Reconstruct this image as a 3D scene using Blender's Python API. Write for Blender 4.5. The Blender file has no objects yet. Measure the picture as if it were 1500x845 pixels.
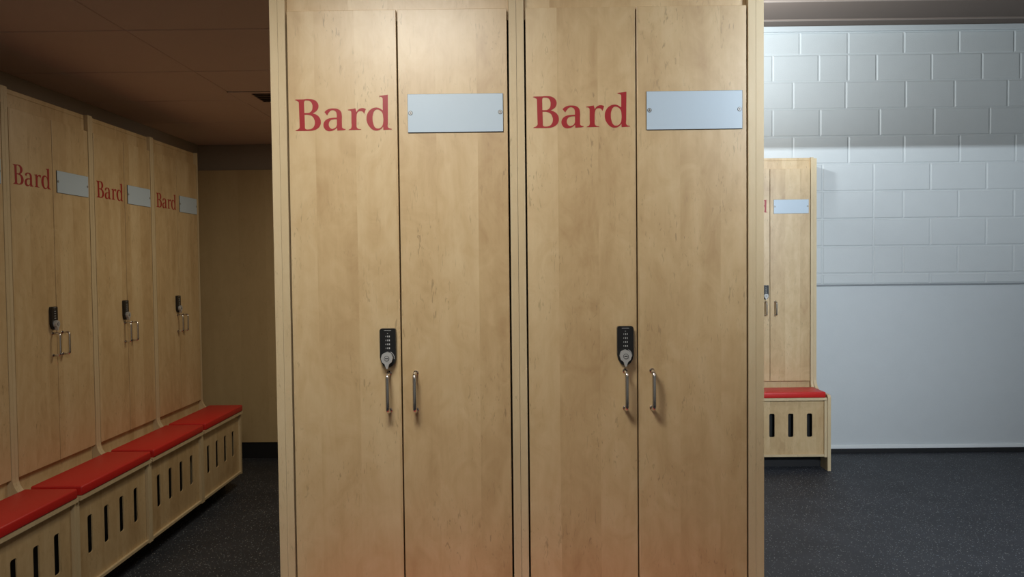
import bpy, bmesh, math, random
from mathutils import Vector, Matrix
C = bpy.context.scene.collection
sc = bpy.context.scene

# ------------------------------------------------------------------ materials
def new_mat(name):
    m = bpy.data.materials.new(name); m.use_nodes = True
    nt = m.node_tree; b = nt.nodes['Principled BSDF']
    return m, nt, b

class NB:
    """small node-building helper"""
    def __init__(s, nt): s.nt = nt
    def n(s, t, **k):
        nd = s.nt.nodes.new(t)
        for a, v in k.items(): setattr(nd, a, v)
        return nd
    def l(s, a, b): s.nt.links.new(a, b)
    def math(s, op, a, b=None, c=None, clamp=False):
        nd = s.n('ShaderNodeMath', operation=op, use_clamp=clamp)
        for i, v in enumerate((a, b, c)):
            if v is None: continue
            if isinstance(v, (int, float)): nd.inputs[i].default_value = v
            else: s.l(v, nd.inputs[i])
        return nd.outputs[0]
    def mix(s, f, a, b, blend='MIX'):
        nd = s.n('ShaderNodeMix', data_type='RGBA', blend_type=blend)
        for i, v in ((0, f), (6, a), (7, b)):
            if isinstance(v, (int, float)): nd.inputs[i].default_value = v
            elif isinstance(v, tuple): nd.inputs[i].default_value = (*v, 1)
            else: s.l(v, nd.inputs[i])
        return nd.outputs[2]
    def ramp(s, f, stops):
        nd = s.n('ShaderNodeValToRGB'); s.l(f, nd.inputs[0])
        e = nd.color_ramp.elements
        while len(e) < len(stops): e.new(.5)
        for q, (p, c) in zip(e, stops):
            q.position = p; q.color = (c, c, c, 1) if isinstance(c, (int, float)) else (*c, 1)
        return nd.outputs[0]
    def noise(s, vec, scale, detail=3, rough=.5, dist=0):
        nd = s.n('ShaderNodeTexNoise'); nd.inputs['Scale'].default_value = scale
        nd.inputs['Detail'].default_value = detail; nd.inputs['Roughness'].default_value = rough
        nd.inputs['Distortion'].default_value = dist
        s.l(vec, nd.inputs['Vector']); return nd.outputs['Fac']
    def comb(s, x, y, z):
        nd = s.n('ShaderNodeCombineXYZ')
        for i, v in enumerate((x, y, z)):
            if isinstance(v, (int, float)): nd.inputs[i].default_value = v
            else: s.l(v, nd.inputs[i])
        return nd.outputs[0]

def plain(name, col, rough=.5, metal=0, spec=.5, bump=0, bscale=200):
    m, nt, b = new_mat(name)
    b.inputs['Roughness'].default_value = rough; b.inputs['Metallic'].default_value = metal
    b.inputs['Specular IOR Level'].default_value = spec
    nb = NB(nt)
    g = nb.n('ShaderNodeNewGeometry').outputs['Position']
    f = nb.noise(g, 9, 4)
    v = nb.ramp(f, [(.3, .985), (.7, 1.01)])
    nb.l(nb.mix(1, tuple(col), v, 'MULTIPLY'), b.inputs['Base Color'])
    if bump:
        bp = nb.n('ShaderNodeBump'); bp.inputs['Strength'].default_value = bump; bp.inputs['Distance'].default_value = .002
        nb.l(nb.noise(g, bscale, 4), bp.inputs['Height']); nb.l(bp.outputs[0], b.inputs['Normal'])
    return m

def wood(name, light, mid, dark, contrast=1., plank=.105, rough=.38, spec=.8):
    m, nt, b = new_mat(name); nb = NB(nt)
    pos = nb.n('ShaderNodeNewGeometry').outputs['Position']
    sx = nb.n('ShaderNodeSeparateXYZ'); nb.l(pos, sx.inputs[0])
    s0 = nb.math('ADD', sx.outputs[0], sx.outputs[1]); z = sx.outputs[2]
    wob = nb.noise(nb.comb(s0, 0, nb.math('MULTIPLY', z, .15)), 5, 2)
    s = nb.math('ADD', s0, nb.math('MULTIPLY', wob, .012))
    idx = nb.math('FLOOR', nb.math('DIVIDE', s, plank))
    wn = nb.n('ShaderNodeTexWhiteNoise', noise_dimensions='1D'); nb.l(idx, wn.inputs['W'])
    tone = wn.outputs['Value']
    off = nb.math('MULTIPLY', tone, 31.)
    # broad figure: cathedral-like stretched noise
    v1 = nb.comb(nb.math('MULTIPLY', s, 10), off, nb.math('MULTIPLY', z, 2.3))
    f1 = nb.noise(v1, 1., 5, .55, 1.1)
    v2 = nb.comb(nb.math('MULTIPLY', s, 150), off, nb.math('MULTIPLY', z, 5.))
    f2 = nb.noise(v2, 1., 3, .6)
    v3 = nb.comb(nb.math('MULTIPLY', s, 3.1), 4., nb.math('MULTIPLY', z, 1.7))
    f3 = nb.noise(v3, 1., 3, .55)
    a = nb.math('ADD', nb.math('MULTIPLY', f1, .48), nb.math('MULTIPLY', f2, .09))
    f5 = nb.noise(nb.comb(nb.math('MULTIPLY', s, 1.6), off, z), 9., 4, .6, 1.4)
    a = nb.math('ADD', a, nb.math('MULTIPLY', f5, .42))
    a = nb.math('ADD', a, nb.math('MULTIPLY', f3, .36))
    a = nb.math('ADD', a, nb.math('MULTIPLY', tone, .16))
    a = nb.math('MULTIPLY_ADD', nb.math('SUBTRACT', a, .755), contrast, .5)
    col = nb.ramp(a, [(.2, dark), (.5, mid), (.78, light)])
    # short dark curls and flecks
    v4 = nb.comb(nb.math('MULTIPLY', s, 120), off, nb.math('MULTIPLY', z, 26))
    fl = nb.ramp(nb.noise(v4, 1., 2, .5, 1.6), [(.62, 0.), (.70, 1.)])
    gate = nb.ramp(nb.noise(nb.comb(nb.math('MULTIPLY', s, 7), 9., nb.math('MULTIPLY', z, 5)), 1., 2), [(.44, 0.), (.64, .48)])
    col = nb.mix(nb.math('MULTIPLY', nb.math('MULTIPLY', fl, gate), contrast, clamp=True), col, tuple(c*.55 for c in dark))
    nb.l(col, b.inputs['Base Color'])
    b.inputs['Roughness'].default_value = rough
    b.inputs['Specular IOR Level'].default_value = spec
    bp = nb.n('ShaderNodeBump'); bp.inputs['Strength'].default_value = .06; bp.inputs['Distance'].default_value = .001
    nb.l(f1, bp.inputs['Height']); nb.l(bp.outputs[0], b.inputs['Normal'])
    return m

M = {}
M['maple'] = wood('maple_veneer', (.66, .495, .285), (.57, .40, .208), (.44, .28, .130), 1.25)
M['edge'] = wood('maple_edge', (.66, .53, .34), (.60, .465, .28), (.52, .38, .21), .8, .03, .45, .5)
M['panel'] = wood('maple_panel', (.70, .53, .29), (.62, .455, .24), (.54, .38, .19), .7, .2)
M['red'] = plain('red_vinyl', (.56, .016, .013), .42, bump=.15, bscale=600)
M['ink'] = plain('red_lettering', (.33, .009, .014), .4)
M['plate'] = plain('pale_plate', (.49, .585, .68), .35)
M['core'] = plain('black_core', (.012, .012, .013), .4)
M['black'] = plain('lock_black', (.010, .010, .011), .35)
M['digit'] = plain('lock_digits', (.55, .55, .55), .4)
M['zinc'] = plain('zinc_metal', (.50, .49, .48), .35, .3)
M['chrome'] = plain('chrome', (.72, .70, .68), .16, 1)
M['rubber'] = plain('black_rubber', (.010, .010, .012), .6)
M['white'] = plain('painted_wall', (.60, .635, .66), .5, bump=.25, bscale=120)
M['block'] = plain('painted_block', (.60, .63, .645), .45, bump=.35, bscale=160)
M['plaster'] = plain('plaster', (.36, .30, .24), .8)
M['bright'] = plain('white_strip', (.80, .83, .85), .4)
M['rail'] = plain('grey_trim', (.28, .30, .32), .4)
M['tile'] = plain('ceiling_tile', (.77, .57, .48), .9, bump=.3, bscale=250)
M['deck'] = plain('ceiling_deck', (.135, .10, .082), .7)
M['bead'] = plain('ceiling_bead', (.25, .20, .175), .5)
M['dark'] = plain('dark_joint', (.05, .035, .03), .9)
M['vent'] = plain('vent_metal', (.50, .35, .28), .8)

def floor_mat():
    m, nt, b = new_mat('speckled_rubber'); nb = NB(nt)
    g = nb.n('ShaderNodeNewGeometry').outputs['Position']
    base = nb.ramp(nb.noise(g, 3.5, 5, .6), [(.3, (.017, .019, .025)), (.7, (.033, .036, .045))])
    vo = nb.n('ShaderNodeTexVoronoi'); vo.inputs['Scale'].default_value = 125; nb.l(g, vo.inputs['Vector'])
    cell = nb.n('ShaderNodeSeparateColor'); nb.l(vo.outputs['Color'], cell.inputs[0])
    pick = nb.math('GREATER_THAN', cell.outputs[0], .55)
    r = nb.math('MULTIPLY_ADD', cell.outputs[1], .24, .10)
    sp = nb.math('MULTIPLY', nb.math('LESS_THAN', vo.outputs['Distance'], r), pick)
    tint = nb.mix(cell.outputs[2], (.26, .30, .36), (.44, .43, .40))
    nb.l(nb.mix(nb.math('MULTIPLY', sp, .85), base, tint), b.inputs['Base Color'])
    b.inputs['Roughness'].default_value = .62
    bp = nb.n('ShaderNodeBump'); bp.inputs['Strength'].default_value = .4; bp.inputs['Distance'].default_value = .002
    nb.l(nb.noise(g, 140, 3), bp.inputs['Height']); nb.l(bp.outputs[0], b.inputs['Normal'])
    return m
M['floor'] = floor_mat()

# ------------------------------------------------------------------ mesh helpers
def add_box(bm, x0, x1, y0, y1, z0, z1, bev=0., mi=0, seg=2):
    r = bmesh.ops.create_cube(bm, size=1)
    vs = r['verts']
    bmesh.ops.scale(bm, vec=(x1-x0, y1-y0, z1-z0), verts=vs)
    bmesh.ops.translate(bm, vec=((x0+x1)/2, (y0+y1)/2, (z0+z1)/2), verts=vs)
    fs = {f for v in vs for f in v.link_faces}
    for f in fs: f.material_index = mi
    if bev:
        es = list({e for v in vs for e in v.link_edges})
        out = bmesh.ops.bevel(bm, geom=es, offset=bev, segments=seg, profile=.5, affect='EDGES')
        for f in out['faces']: f.material_index = mi

def obj(name, bm, mats, parent=None, smooth=False):
    me = bpy.data.meshes.new(name); bm.normal_update(); bm.to_mesh(me); bm.free()
    for m in (mats if isinstance(mats, (list, tuple)) else [mats]): me.materials.append(m)
    if smooth:
        for p in me.polygons: p.use_smooth = True
    o = bpy.data.objects.new(name, me); C.objects.link(o)
    if parent: o.parent = parent
    return o

def box(name, ext, m, parent=None, bev=.0012):
    bm = bmesh.new(); add_box(bm, *ext, bev=bev); return obj(name, bm, m, parent)

def curve_mesh(splines, thick, bezier=False):
    """filled 2-D outlines with holes, extruded +-thick/2, returned as mesh in the XY plane"""
    cu = bpy.data.curves.new('tmp', 'CURVE'); cu.dimensions = '2D'; cu.fill_mode = 'BOTH'
    cu.extrude = thick/2; cu.resolution_u = 6
    for pts in splines:
        if bezier:
            sp = cu.splines.new('BEZIER'); sp.bezier_points.add(len(pts)-1)
            for q, (x, y, k) in zip(sp.bezier_points, pts):
                q.co = (x, y, 0)
                t = 'AUTO' if k else 'VECTOR'
                q.handle_left_type = t; q.handle_right_type = t
        else:
            sp = cu.splines.new('POLY'); sp.points.add(len(pts)-1)
            for q, p in zip(sp.points, pts): q.co = (p[0], p[1], 0, 1)
        sp.use_cyclic_u = True
    o = bpy.data.objects.new('tmp', cu); C.objects.link(o)
    bpy.context.view_layer.update()
    dg = bpy.context.evaluated_depsgraph_get()
    me = bpy.data.meshes.new_from_object(o.evaluated_get(dg))
    bpy.data.objects.remove(o); bpy.data.curves.remove(cu)
    me.materials.clear()
    return me

def mesh_obj(name, me, m, parent, mat=None):
    me.name = name
    if mat: me.transform(mat)
    bm = bmesh.new(); bm.from_mesh(me); bmesh.ops.remove_doubles(bm, verts=bm.verts, dist=1e-6)
    bmesh.ops.recalc_face_normals(bm, faces=bm.faces); bm.to_mesh(me); bm.free()
    for p in me.polygons: p.use_smooth = False
    me.materials.append(m)
    o = bpy.data.objects.new(name, me); C.objects.link(o); o.parent = parent
    return o

# outline planes: (x, z) drawn on the front face  /  (y, z) drawn on a side panel
FRONT = Matrix(((1,0,0,0),(0,0,-1,0),(0,1,0,0),(0,0,0,1)))      # 2-D x->x, y->z, z->-y
SIDE = Matrix(((0,0,1,0),(1,0,0,0),(0,1,0,0),(0,0,0,1)))        # 2-D x->y, y->z, z->x

def arc(cx, cy, r, a0, a1, n=8):
    return [(cx+r*math.cos(math.radians(a0+(a1-a0)*i/n)), cy+r*math.sin(math.radians(a0+(a1-a0)*i/n))) for i in range(n+1)]

def tube(bm, pts, r, n=10, cap=True):
    pts = [Vector(p) for p in pts]; rings = []
    up = Vector((1, 0, 0))
    for i, p in enumerate(pts):
        t = (pts[min(i+1, len(pts)-1)] - pts[max(i-1, 0)]).normalized()
        a = up - t*up.dot(t)
        a = a.normalized() if a.length > 1e-4 else Vector((0, 0, 1))
        b = t.cross(a)
        rings.append([bm.verts.new(p + (a*math.cos(2*math.pi*k/n) + b*math.sin(2*math.pi*k/n))*r) for k in range(n)])
    for i in range(len(rings)-1):
        for k in range(n):
            bm.faces.new((rings[i][k], rings[i][(k+1) % n], rings[i+1][(k+1) % n], rings[i+1][k]))
    if cap:
        bm.faces.new(rings[0][::-1]); bm.faces.new(rings[-1])

def disc(bm, x, z, y0, y1, r, n=20, mi=0):
    """short cylinder along y"""
    A = [bm.verts.new((x+r*math.cos(2*math.pi*k/n), y0, z+r*math.sin(2*math.pi*k/n))) for k in range(n)]
    B = [bm.verts.new((v.co.x, y1, v.co.z)) for v in A]
    fs = [bm.faces.new(A[::-1]), bm.faces.new(B)]
    for k in range(n): fs.append(bm.faces.new((A[k], A[(k+1) % n], B[(k+1) % n], B[k])))
    for f in fs: f.material_index = mi
    bmesh.ops.recalc_face_normals(bm, faces=fs)

def thing(name, label, cat, loc=(0,0,0), rz=0, group=None):
    o = bpy.data.objects.new(name, None); C.objects.link(o); o.empty_display_size = .1
    o.location = loc; o.rotation_euler = (0,0,rz); o['label'] = label; o['category'] = cat
    if group: o['group'] = group
    return o
def tag(o, label, cat, group=None):
    o['label'] = label; o['category'] = cat
    if group: o['group'] = group
    return o
def struct(o): o['kind'] = 'structure'; return o

# ------------------------------------------------------------------ the locker with its bench
W, H = .6175, 2.172          # unit width, locker height
DEP = .245                   # locker depth behind the door face
GT = .0195                   # side panel thickness
DZ0, DZ1 = .582, 2.093       # door bottom, top
BF = -.247                   # front edge of the bench sides
SB0, SB1 = .487, .505        # seat board

def lettering_splines():
    # outlines of the word on the door: (col, row, smooth)
    Z = 12.075; s, c, k = .01069, .99994, .001779
    def P(pts, ox):
        out = []
        for X, Y, sm in pts:
            u = ox + X/Z - 434; v = 130 + Y/Z - 191.5
            out.append((-.2651 + k*(u*c - v*s), 1.785 - k*(u*s + v*c), sm))
        return out
    B = [(90,206,0),(103,195,0),(240,193,0),(330,187,1),(430,203,1),(488,250,1),(507,312,1),(487,375,1),(440,418,1),(402,437,0),
         (470,462,1),(525,515,1),(546,585,1),(531,655,1),(482,708,1),(410,737,1),(300,745,0),(97,746,0),(103,733,0),(150,714,1),(169,690,1),(171,650,0),
         (160,270,0),(155,240,1),(130,222,1)]
    B1 = [(256,432,0),(252,250,0),(262,222,1),(305,214,1),(362,229,1),(393,275,1),(400,330,1),(386,390,1),(345,426,1),(300,432,0)]
    B2 = [(259,462,0),(320,461,0),(392,488,1),(431,548,1),(440,605,1),(426,662,1),(388,704,1),(330,718,1),(280,713,1),(266,695,1),(265,660,0)]
    a = [(610,416,0),(650,380,1),(705,358,1),(775,352,1),(850,365,1),(900,405,1),(917,470,1),(917,560,0),(919,680,0),(935,700,1),(981,712,0),(981,725,0),(940,735,0),
         (835,741,0),(831,690,0),(790,724,1),(725,748,1),(660,744,1),(610,706,1),(591,640,1),(610,582,1),(665,536,1),(740,518,1),(828,512,0),(828,465,0),
         (815,415,1),(775,386,1),(735,386,1),(695,416,1),(658,475,0)]
    a1 = [(828,541,0),(770,544,1),(712,566,1),(686,622,1),(697,676,1),(735,708,1),(775,703,1),(815,675,1),(829,640,0)]
    r = [(118,374,0),(252,352,0),(270,416,0),(300,375,1),(345,351,1),(392,348,1),(436,362,0),(405,450,0),(385,416,1),(345,400,1),(300,412,1),(279,445,1),(270,510,0),
         (270,670,0),(286,700,1),(350,717,0),(350,726,0),(130,732,0),(130,722,0),(170,704,1),(182,670,1),(180,600,0),(180,440,0),(170,398,1),(120,384,0)]
    d = [(665,135,0),(824,114,0),(823,600,0),(829,688,1),(893,711,0),(886,722,0),(742,731,0),(739,672,0),(700,714,1),(640,740,1),(568,731,1),(497,672,1),(457,600,1),
         (446,528,1),(465,440,1),(522,370,1),(600,338,1),(668,347,1),(734,386,0),(733,220,0),(725,166,1),(672,146,0)]
    d1 = [(630,372,1),(685,390,1),(725,432,1),(738,490,1),(740,590,1),(722,660,1),(682,697,1),(640,705,1),(600,688,1),(566,620,1),(553,530,1),(562,450,1),(590,393,1)]
    return [P(q, 425) for q in (B, B1, B2, a, a1)] + [P(q, 500) for q in (r, d, d1)]

def side_outline():
    fil = [(-.08+.08*math.cos(math.radians(t)), .505+.08-.08*math.sin(math.radians(t))) for t in (0,12,24,36,48,60,72,84,90)]
    return ([(DEP, 0), (DEP, H), (0, H), (0, .60)] + fil + [(-.08, SB0), (BF, SB0), (BF, .094), (-.12, .094), (-.12, 0)])

def end_outline():
    # the extra panel that closes an outer end: runs down to the floor, raised round corner at the bench
    fil = [(-.08+.08*math.cos(math.radians(t)), .523+.08-.08*math.sin(math.radians(t))) for t in (0,12,24,36,48,60,72,84,90)]
    y = BF-.008
    return [(DEP, 0), (DEP, H-.007), (0, H-.007), (0, .62)] + fil + arc(y+.022, .523-.022, .022, 90, 180, 6) + [(y, 0)]

def slab(name, pts, x0, x1, m, parent):
    me = curve_mesh([pts], x1-x0)
    return mesh_obj(name, me, m, parent, Matrix.Translation(((x0+x1)/2, 0, 0)) @ SIDE)

def make_locker():
    t = thing('locker', '', 'locker')
    hw = W/2
    slab('side_panel', side_outline(), -hw+.0004, -hw+GT, M['edge'], t)
    slab('side_panel', side_outline(), hw-GT, hw-.0004, M['edge'], t)
    iw = hw-GT-.0003
    box('top_panel', (-iw, iw, .018, DEP-.006, H-.02, H-.001), M['maple'], t)
    box('back_panel', (-iw, iw, DEP-.006, DEP, .10, H-.001), M['maple'], t, 0)
    box('top_rail', (-iw, iw, .0175, .036, DZ1-.025, H-.0205), M['maple'], t)
    box('bottom_rail', (-iw, iw, .021, .039, SB1+.0002, .60), M['maple'], t)
    # seat board: full width over the bench sides, narrower between the locker sides
    sb = [(-hw+.0065, -.260), (hw-.0065, -.260), (hw-.0065, -.082), (iw, -.082), (iw, .040), (-iw, .040), (-iw, -.082), (-hw+.0065, -.082)]
    me = curve_mesh([sb], SB1-SB0-.0004)
    o = mesh_obj('seat_board', me, M['edge'], t, Matrix.Translation((0, 0, (SB0+SB1)/2)))
    # slotted bench front
    pts = [[(-iw, .113), (iw, .113), (iw, SB0-.0005), (-iw, SB0-.0005)]]
    sw = .0182; z0, z1 = .232, .394; r = .010
    for q in (-1.5, -.5, .5, 1.5):
        x = q*.1285; p = []
        for (cx, cz, a) in ((x+sw-r, z1-r, 0), (x-sw+r, z1-r, 90), (x-sw+r, z0+r, 180), (x+sw-r, z0+r, 270)):
            p += arc(cx, cz, r, a, a+90, 5)
        pts.append(p)
    me = curve_mesh(pts, .0055)
    mesh_obj('bench_front_panel', me, M['maple'], t, Matrix.Translation((0, BF+.016, 0)) @ FRONT)
    box('bottom_board', (-iw, iw, BF+.001, DEP-.007, .098, .1125), M['edge'], t)
    box('toe_kick', (-hw+.0004, hw-.0004, -.133, -.1205, 0, .0935), M['rubber'], t)
    box('slot_shade_sheet', (-iw, iw, BF+.060, BF+.064, .1135, SB0-.001), M['core'], t, 0)  # black sheet standing in for the shaded hollow behind the slots
    # doors
    g = .0048
    for sgn, x0, x1 in ((-1, -hw+GT+g, -.0018), (1, .0018, hw-GT-g)):
        d = box('door', (x0, x1, 0, .0172, DZ0, DZ1), M['maple'], t, .001)
        bm = bmesh.new()
        x = -.033 if sgn < 0 else .037
        za, zb, pr, rr, cr = 1.0535, 1.1510, -.033, .0052, .012
        path = [(x, .0005, zb)] + [(x, pr+cr+cr*math.cos(math.radians(a)), zb-cr+cr*math.sin(math.radians(a))) for a in range(90, 181, 15)]
        path += [(x, pr+cr+cr*math.cos(math.radians(a)), za+cr+cr*math.sin(math.radians(a))) for a in range(180, 271, 15)] + [(x, .0005, za)]
        tube(bm, path, rr)
        for zz in (za, zb): disc(bm, x, zz, -.0015, .0004, .0068)
        obj('handle', bm, M['chrome'], d, True)
        if sgn < 0:
            me = curve_mesh(lettering_splines(), .0005, True)
            mesh_obj('lettering', me, M['ink'], d, Matrix.Translation((0, -.00032, 0)) @ FRONT)['label'] = 'red serif lettering'
    # plate on the right door
    bm = bmesh.new(); add_box(bm, .0256, .2732, -.0032, -.0002, 1.776, 1.875, .0004, 1, 1)
    add_box(bm, .0262, .2726, -.0042, -.0033, 1.7766, 1.8744, .0003, 0, 1)
    p = obj('name_plate', bm, [M['plate'], M['core']], t); p['label'] = 'pale blue-grey blank plate'
    for x in (.0333, .2655):
        bm = bmesh.new(); disc(bm, x, 1.8262, -.0058, -.0040, .0044)
        add_box(bm, x-.0028, x+.0028, -.0061, -.0056, 1.8257, 1.8267, 0, 1); add_box(bm, x-.0005, x+.0005, -.0061, -.0056, 1.8234, 1.8290, 0, 1)
        disc(bm, x, 1.8262, -.0046, -.0040, .0056, 20, 1)
        obj('screw', bm, [M['zinc'], M['core']], p)
    # combination lock on the left door
    cx = -.0335; r = .006
    out = arc(cx+.021-r, 1.269-r, r, 0, 90, 4) + arc(cx-.021+r, 1.269-r, r, 90, 180, 4) + [(cx-.021, 1.194), (cx-.0185, 1.182), (cx-.012, 1.172), (cx-.004, 1.1675), (cx+.004, 1.1675), (cx+.012, 1.172), (cx+.0185, 1.182), (cx+.021, 1.194)]
    me = curve_mesh([out], .013)
    body = mesh_obj('combination_lock', me, M['black'], t, Matrix.Translation((0, -.0067, 0)) @ FRONT)
    bm = bmesh.new(); bm.from_mesh(body.data)
    for z in (1.2485, 1.2383, 1.2282, 1.2180):
        for dx, w, h in ((-.0046, .0012, .0030), (.0002, .0019, .0042), (.0046, .0019, .0042)):
            add_box(bm, cx+dx-w/2, cx+dx+w/2, -.0139, -.0131, z-h/2, z+h/2, 0, 1)
    x = cx-.0092
    for w in (.0016, .0026, .0020, .0028, .0016, .0024, .0018): 
        add_box(bm, x, x+w, -.0136, -.0131, 1.2633, 1.2645, 0, 1); x += w+.0006
    add_box(bm, cx-.001, cx+.001, -.0136, -.0131, 1.2555, 1.2567, 0, 1)
    for a in range(-10, 70, 8):     # pale scale marks round the knob
        q = math.radians(a); add_box(bm, cx+.0165*math.cos(q)-.0007, cx+.0165*math.cos(q)+.0007, -.0136, -.0131, 1.193+.0165*math.sin(q)-.0007, 1.193+.0165*math.sin(q)+.0007, 0, 1)
    bm.to_mesh(body.data); bm.free(); body.data.materials.append(M['digit'])
    kc = (cx-.001, 1.1925)
    kn = [(kc[0]+.0148*math.cos(math.radians(a)), kc[1]+.0148*math.sin(math.radians(a))) for a in (-38, -8, 22, 38, 68, 80)]
    kn = [(.0125,-.0095),(.0150,0),(.0125,.0095),(.0095,.0125),(.0030,.0150),(0,.0165),(-.0030,.0150),(-.0095,.0125),(-.0125,.0095),(-.0150,0),(-.0125,-.0095),(-.0060,-.0145),(-.0016,-.0270),(.0016,-.0270),(.0060,-.0145)]
    me = curve_mesh([[(kc[0]+a, kc[1]+b) for a, b in kn]], .014)
    kb = mesh_obj('knob', me, M['zinc'], body, Matrix.Translation((0, -.0201, 0)) @ FRONT)
    bm = bmesh.new(); bm.from_mesh(kb.data)
    disc(bm, kc[0], kc[1], -.0282, -.0270, .0068, 20, 1); disc(bm, kc[0], kc[1], -.0288, -.0280, .0056, 20, 0)
    add_box(bm, kc[0]-.0042, kc[0]+.0042, -.0291, -.0286, kc[1]-.0013, kc[1]+.0013, 0, 1)
    bm.to_mesh(kb.data); bm.free(); kb.data.materials.append(M['core'])
    kb['label'] = 'pointed grey metal knob'
    return t

def dup_tree(root, loc, rz, label):
    r = root.copy(); C.objects.link(r); r.location = loc; r.rotation_euler = (0,0,rz); r['label'] = label
    for ch in list(root.children):
        c = ch.copy(); C.objects.link(c); c.parent = r
        for g in list(ch.children):
            e = g.copy(); C.objects.link(e); e.parent = c
    return r

XF, YF = .0028, 1.986
XL, YL = -2.055, 4.917
XR, YR = 2.1064, 5.438
G = {'f': 'lockers of the front bank', 'l': 'lockers of the row along the left wall'}
spots = [
    ((XF-W/2, YF, 0), 0, 'left locker of the large pale maple pair in the foreground', G['f']),
    ((XF+W/2, YF, 0), 0, 'right locker of the large pale maple pair in the foreground', G['f']),
    ((XL, YL-W*.5, 0), math.pi/2, 'maple locker at the far end of the left wall row, beside plain end panel', G['l']),
    ((XL, YL-W*1.5, 0), math.pi/2, 'shaded maple locker on the left wall, next nearer than the farthest one', G['l']),
    ((XL, YL-W*2.5, 0), math.pi/2, 'shaded maple locker on the left wall, nearest one seen with both doors', G['l']),
    ((XL, YL-W*3.5, 0), math.pi/2, 'maple locker cut off by the left frame edge, mostly its bench in view', G['l']),
    ((XR-W/2, YR, 0), 0, 'small distant maple locker with bench against the white block wall at right', None),
]
master = make_locker()
lockers = []
for i, (loc, rz, label, grp) in enumerate(spots):
    if i == 0:
        o = master; o.location = loc; o.rotation_euler = (0,0,rz); o['label'] = label
    else:
        o = dup_tree(master, loc, rz, label)
    lockers.append(o)
for o, s in zip(lockers, spots):
    if s[3]: o['group'] = s[3]
slab('end_panel', end_outline(), -W/2-.0205, -W/2-.0002, M['edge'], lockers[0])
slab('end_panel', end_outline(), W/2+.0002, W/2+.0205, M['edge'], lockers[1])
slab('end_panel', end_outline(), W/2+.0002, W/2+.0215, M['edge'], lockers[6])

# cushions lying on the seat boards
def make_cushion():
    bm = bmesh.new(); add_box(bm, -.293, .293, -.2635, -.048, SB1, .545, .0075, 0, 3)
    # slightly crowned top
    for v in bm.verts:
        if v.co.z > .54:
            v.co.z += .004*(1-(v.co.x/.293)**4)*(1-((v.co.y+.156)/.107)**4) if abs(v.co.y+.156) < .107 else 0
    return obj('bench_cushion', bm, M['red'], None, True)
cl = ['red bench cushion below the left locker of the foreground pair', 'red bench cushion below the right locker of the foreground pair',
      'red bench cushion farthest along the left wall bench, beside the plain end panel', 'red bench cushion on the left wall bench, second from its far end',
      'red bench cushion on the left wall bench, third from its far end', 'red bench cushion nearest the camera, cut off by the left frame edge',
      'bright red bench cushion on the small distant locker bench at right']
cush = make_cushion()
for i, (loc, rz, label, grp) in enumerate(spots):
    o = cush if i == 0 else cush.copy()
    if i: C.objects.link(o)
    o.location = loc; o.rotation_euler = (0,0,rz)
    tag(o, cl[i], 'cushion', 'red bench cushions')

# ------------------------------------------------------------------ the room
YB, WX0, WX1, WY0 = 5.69, -2.372, 4.25, -2.0
ZC, ZH, YHEAD = 2.349, 3.15, 2.30
struct(box('floor', (WX0-.1, WX1+.1, WY0-.1, YB+.1, -.1, 0), M['floor'], None, 0))
struct(box('wall_left', (WX0-.12, WX0, WY0, YB, 0, ZC+.1), M['plaster'], None, 0))
struct(box('wall_right', (WX1, WX1+.12, WY0, YB, 0, ZH+.1), M['white'], None, 0))
struct(box('wall_front', (WX0-.12, WX1+.12, WY0-.12, WY0, 0, ZC+.1), M['white'], None, 0))
struct(box('wall_light_block', (-.08, .08, YF+DEP+.01, YB, 0, ZH+.1), M['plaster'], None, 0))  # unseen partition, added to keep the light of aisle and bay apart

struct(box('trim_8', (WX0+.0005, XL-DEP-.002, WY0, YL-.002, .0005, 2.16), M['plaster'], None, .001))

# back wall: plain left half, painted block right half with recessed joints
def slabs(bm, rects, depth, inset, mi=0, axis='y', face=0.):
    """raised pads with sloping sides standing proud of a face"""
    for (a0, a1, b0, b1) in rects:
        o_ = [(a0, b0), (a1, b0), (a1, b1), (a0, b1)]
        i_ = [(a0+inset, b0+inset), (a1-inset, b0+inset), (a1-inset, b1-inset), (a0+inset, b1-inset)]
        mk = (lambda p, h: (p[0], face-h, p[1])) if axis == 'y' else (lambda p, h: (p[0], p[1], face-h))
        A = [bm.verts.new(mk(p, 0)) for p in o_]; B = [bm.verts.new(mk(p, depth)) for p in i_]
        fs = [bm.faces.new(B)] + [bm.faces.new((A[k], A[(k+1) % 4], B[(k+1) % 4], B[k])) for k in range(4)]
        for f in fs: f.material_index = mi
        bmesh.ops.recalc_face_normals(bm, faces=fs)
bm = bmesh.new()
add_box(bm, WX0-.12, 0, YB, YB+.12, 0, ZC+.1, 0, 1); add_box(bm, 0, WX1+.12, YB, YB+.12, 0, ZH+.1, 0, 0)
rows = [1.262, 1.340, 1.5435, 1.7475, 1.952, 2.155, 2.358, 2.559, 2.761, 2.958, 3.12]
L0 = [.28, .69, 1.10, 1.51, 1.93, 2.268, 2.647, 3.066, 3.479, 3.89]
L1 = [.49, .90, 1.31, 1.72, 2.268, 2.647, 2.866, 3.272, 3.682, 4.09]
joints = [L0, L1, L0, L1, L0, [.45, .86, 1.27, 1.66, 2.05, 2.46, 2.87, 3.28, 3.69, 4.1],
          [.30, .71, 1.12, 1.53, 1.90, 2.25, 2.69, 3.09, 3.50, 3.90], [.5, .91, 1.32, 1.68, 2.05, 2.44, 2.88, 3.24, 3.63, 4.0],
          [.3, .7, 1.1, 1.5, 1.9, 2.24, 2.455, 2.665, 3.07, 3.44, 3.72, 4.0], [.5, .9, 1.3, 1.7, 2.10, 2.455, 2.866, 3.27, 3.675, 4.08]]
rects = []
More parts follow.
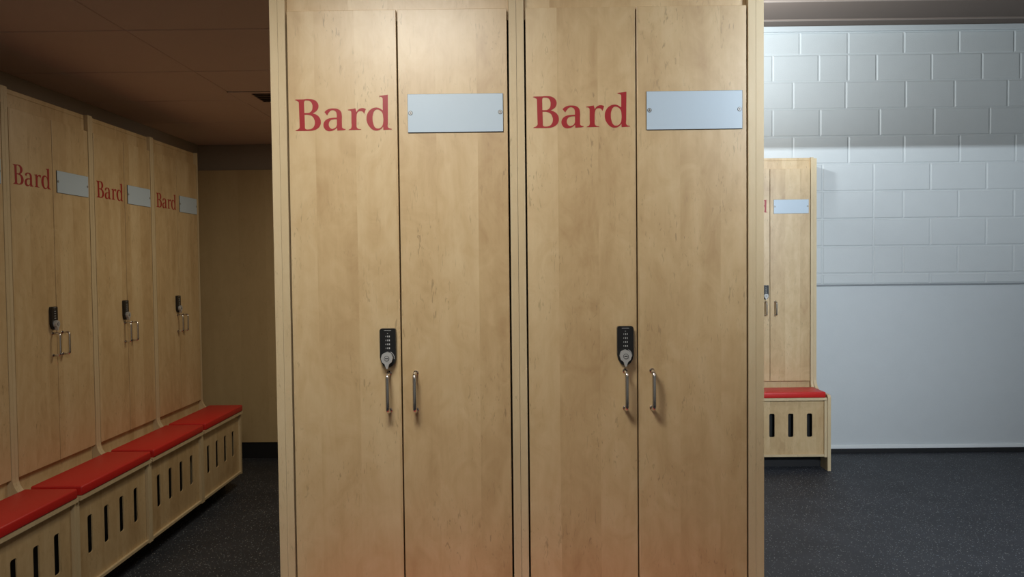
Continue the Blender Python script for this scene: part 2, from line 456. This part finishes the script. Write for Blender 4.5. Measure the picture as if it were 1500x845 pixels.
for k in range(len(rows)-1):
    xs = [.08] + joints[k] + [WX1]
    for a, b in zip(xs, xs[1:]): rects.append((a+.0035, b-.0035, rows[k]+.0035, rows[k+1]-.0035))
slabs(bm, rects, .0045, .0065, 0, 'y', YB)
struct(obj('wall_back', bm, [M['block'], M['plaster']]))
# smooth wainscot below the block, its cap, foot strip and black base
struct(box('trim_1', (.081, WX1, YB-.012, YB, .062, 1.249), M['white'], None, .001))
struct(box('trim_2', (.081, WX1, YB-.022, YB, 1.2495, 1.262), M['rail'], None, .002))
struct(box('trim_3', (.081, WX1, YB-.024, YB, .034, .0615), M['bright'], None, .003))
struct(box('baseboard_back', (.081, WX1, YB-.022, YB, 0, .0335), M['rubber'], None, .002))

# plain wood end panel closing the left aisle
t = thing('wood_panel', 'large plain maple panel on the end wall of the dark left aisle', 'panel', (-1.19, YB-.012, 0))
box('board', (-1.179, .40, -.010, .0115, .122, 2.158), M['panel'], t, .0015)
box('board', (.403, 1.107, -.010, .0115, .122, 2.158), M['panel'], t, .0015)
box('base', (-1.179, 1.107, .0, .0115, 0, .1215), M['rubber'], t, .001)['label'] = 'black rubber base'

# low tiled ceiling
bm = bmesh.new()
add_box(bm, WX0-.12, WX1+.12, WY0-.12, YHEAD, ZC+.006, ZC+.1, 0, 1)
add_box(bm, WX0-.12, .08, YHEAD, YB+.12, ZC+.006, ZC+.1, 0, 1)
ys = [2.95+.62*k for k in range(-8, 4)] + [YB]
rects = []
for j, (a, b) in enumerate(zip(ys, ys[1:])):
    if b > YHEAD and a < YHEAD: a2, b2 = a, b
    xs = [WX0, -1.50, -.28, .94, 2.16, 3.38, WX1]
    for c0, c1 in zip(xs, xs[1:]):
        lim = YHEAD if c1 > .08 else YB
        if c0 < .08 < c1 and b > YHEAD:
            rects.append((c0+.002, .08, max(a, YHEAD)+.003, b-.003)); 
            if a < YHEAD: rects.append((c0+.002, c1-.002, a+.003, YHEAD))
            continue
        bb = min(b, lim)
        if bb-a > .02: rects.append((c0+.0008, c1-.0008, max(a, WY0)+.0042, bb-.0042))
slabs(bm, rects, .006, .003, 0, 'z', ZC+.006)
struct(obj('ceiling', bm, [M['tile'], M['dark']]))
# drop header where the low ceiling stops
bm = bmesh.new(); add_box(bm, .08, WX1, YHEAD, YHEAD+.1, 2.304, ZH+.1, .002)
struct(obj('trim_4', bm, M['plaster']))
# high deck over the right-hand bay
bm = bmesh.new()
add_box(bm, .08, WX1, YHEAD+.1, 5.07, ZH, ZH+.1, .004); add_box(bm, .08, WX1, 5.10, 5.47, ZH, ZH+.1, .004)
add_box(bm, .08, WX1, 5.06, YB, ZH+.012, ZH+.12)
struct(obj('ceiling_high', bm, M['deck'])).name = 'ceiling_1'
for n, y in ((5, 5.085), (6, 5.485)):
    struct(box('trim_%d' % n, (.08, WX1, y-.009, y+.009, ZH-.008, ZH+.011), M['bead'], None, .004))
struct(box('trim_7', (.08, WX1, YB-.03, YB, 3.122, 3.161), M['white'], None, .004))

# ceiling vent over the left aisle
t = thing('ceiling_vent', 'dark square vent set in the brown ceiling beside the foreground lockers', 'vent', (-1.2, 4.125, ZC))
bm = bmesh.new()
for e in ((-.30, .30, -.135, -.105), (-.30, .30, .105, .135), (-.30, -.19, -.105, .105), (.19, .30, -.105, .105)):
    add_box(bm, e[0], e[1], e[2], e[3], -.0042, -.0009, .0005)
obj('frame', bm, M['tile'], t)
box('backing', (-.306, .306, -.141, .141, -.0008, -.0001), M['dark'], t, 0)
for k in range(5):
    bm = bmesh.new(); add_box(bm, -.19, .19, -.017, .017, -.0006, .0006)
    bmesh.ops.rotate(bm, cent=(0,0,0), matrix=Matrix.Rotation(math.radians(12), 3, 'X'), verts=bm.verts)
    bmesh.ops.translate(bm, vec=(0, -.084+.042*k, -.0065), verts=bm.verts)
    obj('slat', bm, M['vent'], t)

# ------------------------------------------------------------------ lights
def area(name, loc, sx, sy, power, col, rot=(0,0,0), spread=180):
    l = bpy.data.lights.new(name, 'AREA'); l.shape = 'RECTANGLE'; l.size = sx; l.size_y = sy
    l.energy = power; l.color = col; l.spread = math.radians(spread)
    o = bpy.data.objects.new(name, l); C.objects.link(o); o.location = loc; o.rotation_euler = rot
    return o
area('ceiling_light', (-.38, 1.06, ZC-.012), .5, .4, 23, (.99, .985, .92))
area('rear_fill', (-.3, -.9, ZC-.012), .6, .6, 9, (1, .93, .76))  # added fill behind the camera, evens out the light on the doors
area('aisle_light', (-.80, 3.95, ZC-.012), .3, .6, 12, (1, .92, .72))
area('bay_floor_fill', (2.5, 3.3, ZH-.012), .8, .8, 11, (.84, .92, 1), spread=100)  # added fill with no fixture, aimed down to brighten the bay floor
area('linear_light', (2.0, .2, 2.325), 1.0, .02, 38.5, (.82, .925, 1), (math.radians(86), 0, math.radians(6)), 75)
d = Vector((.34, .20, .92))
area('wall_lamp', (1.0, 4.3, 2.52), .15, .15, 80, (.88, .97, 1), d.to_track_quat('-Z', 'Y').to_euler())

w = bpy.data.worlds.new('World'); sc.world = w; w.use_nodes = True
w.node_tree.nodes['Background'].inputs[0].default_value = (.02, .02, .022, 1)

# ------------------------------------------------------------------ camera
f, pt, yw, rl, h = 1115.768, .03052, -.0075, .01069, 1.43007
def ray(U, V):
    c, s = math.cos(rl), math.sin(rl); a = U*c - V*s; b = U*s + V*c
    y = math.cos(pt) + -b*math.sin(pt); z = -b*math.cos(pt) - math.sin(pt)
    c, s = math.cos(yw), math.sin(yw)
    return Vector((a*c + y*s, -a*s + y*c, z))
fw = ray(0, 0); rt = ray(1, 0) - fw; dn = ray(0, 1) - fw
cam = bpy.data.cameras.new('camera'); co = bpy.data.objects.new('camera', cam); C.objects.link(co)
cam.sensor_width = 36; cam.sensor_fit = 'HORIZONTAL'; cam.lens = 36*f/1500; cam.clip_start = .02
m = Matrix.Identity(4)
for i, v in enumerate((rt.normalized(), (-dn).normalized(), (-fw).normalized())):
    for k in range(3): m[k][i] = v[k]
m.translation = (0, 0, h); co.matrix_world = m
sc.camera = co
sc.view_settings.view_transform = 'Standard'; sc.view_settings.look = 'None'
sc.view_settings.gamma = 1; sc.view_settings.use_curve_mapping = False
sc.view_settings.exposure = 0
